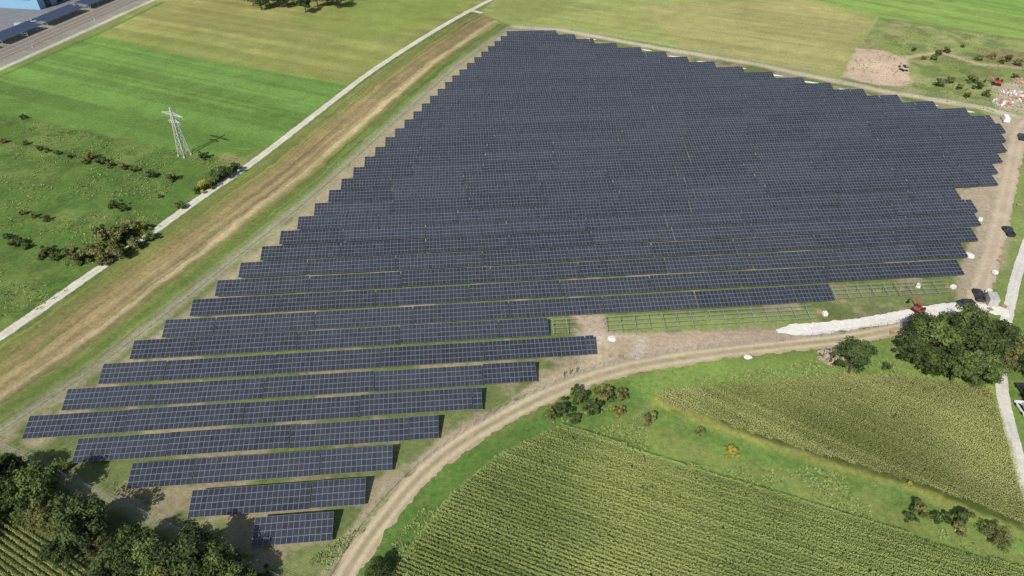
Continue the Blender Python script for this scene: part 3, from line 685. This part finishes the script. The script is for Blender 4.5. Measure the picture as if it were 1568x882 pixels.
for x,y in [(1290,463),(1345,447),(1380,444),(1405,441),(1254,478),(1262,484),(1450,440),(1458,443),(1366,512),(1372,520),(1380,530),(1512,450),(1516,474),(1525,455),(1522,420),(1530,400),(1534,395),(1487,330),(1480,318),(1500,338),(1535,380),(1370,535),(1383,512),(1264,555),(1538,470),(1560,315),(1562,260),(950,548),(935,545)]:
    pallets(x,y,rng.uniform(0,3),int(rng.integers(1,5)),rng.random()<.25)
def sheet(x,y,a,b_,seed):
    n=14;t=np.linspace(-1,1,n);xx,yy_=np.meshgrid(t,t)
    k=1-0.25*vn(np.arctan2(yy_,xx)*2+seed,xx*0,3)
    rr=np.maximum(np.abs(xx),np.abs(yy_))/(np.hypot(xx,yy_)+1e-6)
    V=np.stack([xx*rr*a*k,yy_*rr*b_*k,0.06+0.25*fbm(xx*3+seed,yy_*3,1,2,3)*(1-np.maximum(abs(xx),abs(yy_)))],-1).reshape(-1,3)
    i=np.arange(n*n).reshape(n,n);Q=np.stack([i[:-1,:-1],i[:-1,1:],i[1:,1:],i[1:,:-1]],-1).reshape(-1,4)
    o=mk('fleece_sheet',V,Q,[M_fleece],smooth=True);g=G(x,y);o.location=(g[0],g[1],0);o.rotation_euler=(0,0,-0.35 if y<180 else 0)
for k,(x,y,a,b_) in enumerate([(937,519,1.1,1.2),(1484,391,1.6,1.8),(1145,547,1.1,.9),(1035,87,4,1.0),(1078,95,4,1),(1130,104,4,1.0),(1185,115,4.5,1.0),(1240,126,5,1.0),(1300,138,4.5,1.0),(1360,149,4.5,1.0),(1420,160,5,1.0),(1475,170,5,1.1),(990,77,3,.9),(905,60,3,.9)]): sheet(x,y,a,b_,k)
def cabin(x,y,rot):
    b=MB();b.box((0,0,1.2),3.6,2.2,2.2,0);b.box((0,0,2.36),3.7,2.3,.08,1)
    b.box((-0.9,-1.12,1.1),.9,.06,1.8,2);b.box((0.8,-1.12,1.5),1.0,.06,.6,2);b.box((0,0,.05),3.4,2.0,.1,3)
    o=b.obj('transformer_station',[M_conc,M_conc,M_win,M_rubber]);g=G(x,y);o.location=(g[0],g[1],0);o.rotation_euler=(0,0,rot)
cabin(1516,464,1.3)
# =====================================================  PEOPLE
def person(x,y,rot,top,stride):
    J=[(0,0,.95,.15),(0,0,1.2,.14),(0,0,1.40,.15),(0,0,1.52,.06),(0,.01,1.64,.10),(0,.01,1.74,.085),
       (.18,0,1.42,.07),(.25,-.03,1.15,.045),(.26,.08,.92,.035),(.265,.1,.84,.04),(-.18,0,1.42,.07),(-.25,.03,1.15,.045),(-.26,-.06,.92,.035),(-.265,-.06,.84,.04),
       (.1,0,.88,.10),(.11,stride*.5+.04,.5,.07),(.11,stride,.09,.045),(.11,stride+.16,.04,.04),(-.1,0,.88,.10),(-.11,-stride*.3+.04,.5,.07),(-.11,-stride,.09,.045),(-.11,-stride+.16,.04,.04)]
    E=[(0,1),(1,2),(2,3),(3,4),(4,5),(2,6),(6,7),(7,8),(8,9),(2,10),(10,11),(11,12),(12,13),(0,14),(14,15),(15,16),(16,17),(0,18),(18,19),(19,20),(20,21)]
    me=bpy.data.meshes.new('person');me.from_pydata([j[:3] for j in J],E,[]);o=bpy.data.objects.new('person_tmp',me);sc.collection.objects.link(o)
    o.modifiers.new('s','SKIN');sv=me.skin_vertices[0].data
    for k,j in enumerate(J): sv[k].radius=(j[3],j[3]);
    sv[0].use_root=True
    o.modifiers.new('ss','SUBSURF').levels=1
    dg=bpy.context.evaluated_depsgraph_get();m2=bpy.data.meshes.new_from_object(o.evaluated_get(dg));bpy.data.objects.remove(o)
    m2.materials.clear()
    for m_ in (M_cloth,top,M_skin,M_rubber): m2.materials.append(m_)
    for p in m2.polygons:
        c=p.center;p.use_smooth=True
        p.material_index=3 if c.z>1.70 or (c.z>1.6 and c.y<-.03) or c.z<.1 else 2 if c.z>1.5 or (abs(c.x)>.22 and c.z<.95) else 1 if c.z>.98 else 0
    o=bpy.data.objects.new('person',m2);sc.collection.objects.link(o);g=G(x,y);o.location=(g[0],g[1],0.03);o.rotation_euler=(0,0,rot)
for a in [(864,576,1.0,M_cloth,.2),(873,573,1.3,M_cloth,.1),(883,570,1.1,M_cloth,.22),(1408,486,.5,M_hiv,.05)]: person(*a)
# =====================================================  LIGHT / CAMERA
el=math.radians(43);sd=np.array([0.44,0.898])
d=Vector((sd[0]*math.cos(el),sd[1]*math.cos(el),-math.sin(el)))
L=bpy.data.lights.new('sun','SUN');L.energy=5.0;L.angle=math.radians(0.5);L.color=(1,0.965,0.91)
lo=bpy.data.objects.new('sun',L);sc.collection.objects.link(lo);lo.rotation_euler=d.to_track_quat('-Z','Y').to_euler()
wd=bpy.data.worlds.new('World');sc.world=wd;wd.use_nodes=True
nt=wd.node_tree;bg=nt.nodes['Background'];sk=nt.nodes.new('ShaderNodeTexSky');sk.sky_type='NISHITA';sk.sun_disc=False
sk.sun_elevation=el;sk.sun_rotation=math.atan2(-sd[0],-sd[1])%(2*math.pi);sk.air_density=1.0;sk.dust_density=1.5
nt.links.new(sk.outputs[0],bg.inputs[0]);bg.inputs[1].default_value=0.10
cam=bpy.data.cameras.new('camera');co=bpy.data.objects.new('camera',cam);sc.collection.objects.link(co)
co.location=(0,0,H);co.rotation_euler=(math.pi/2-PIT,0,0);cam.sensor_width=36;cam.lens=F/1568*36;cam.clip_end=20000;cam.clip_start=1
sc.camera=co
sc.view_settings.view_transform='Standard';sc.view_settings.look='None';sc.view_settings.exposure=0
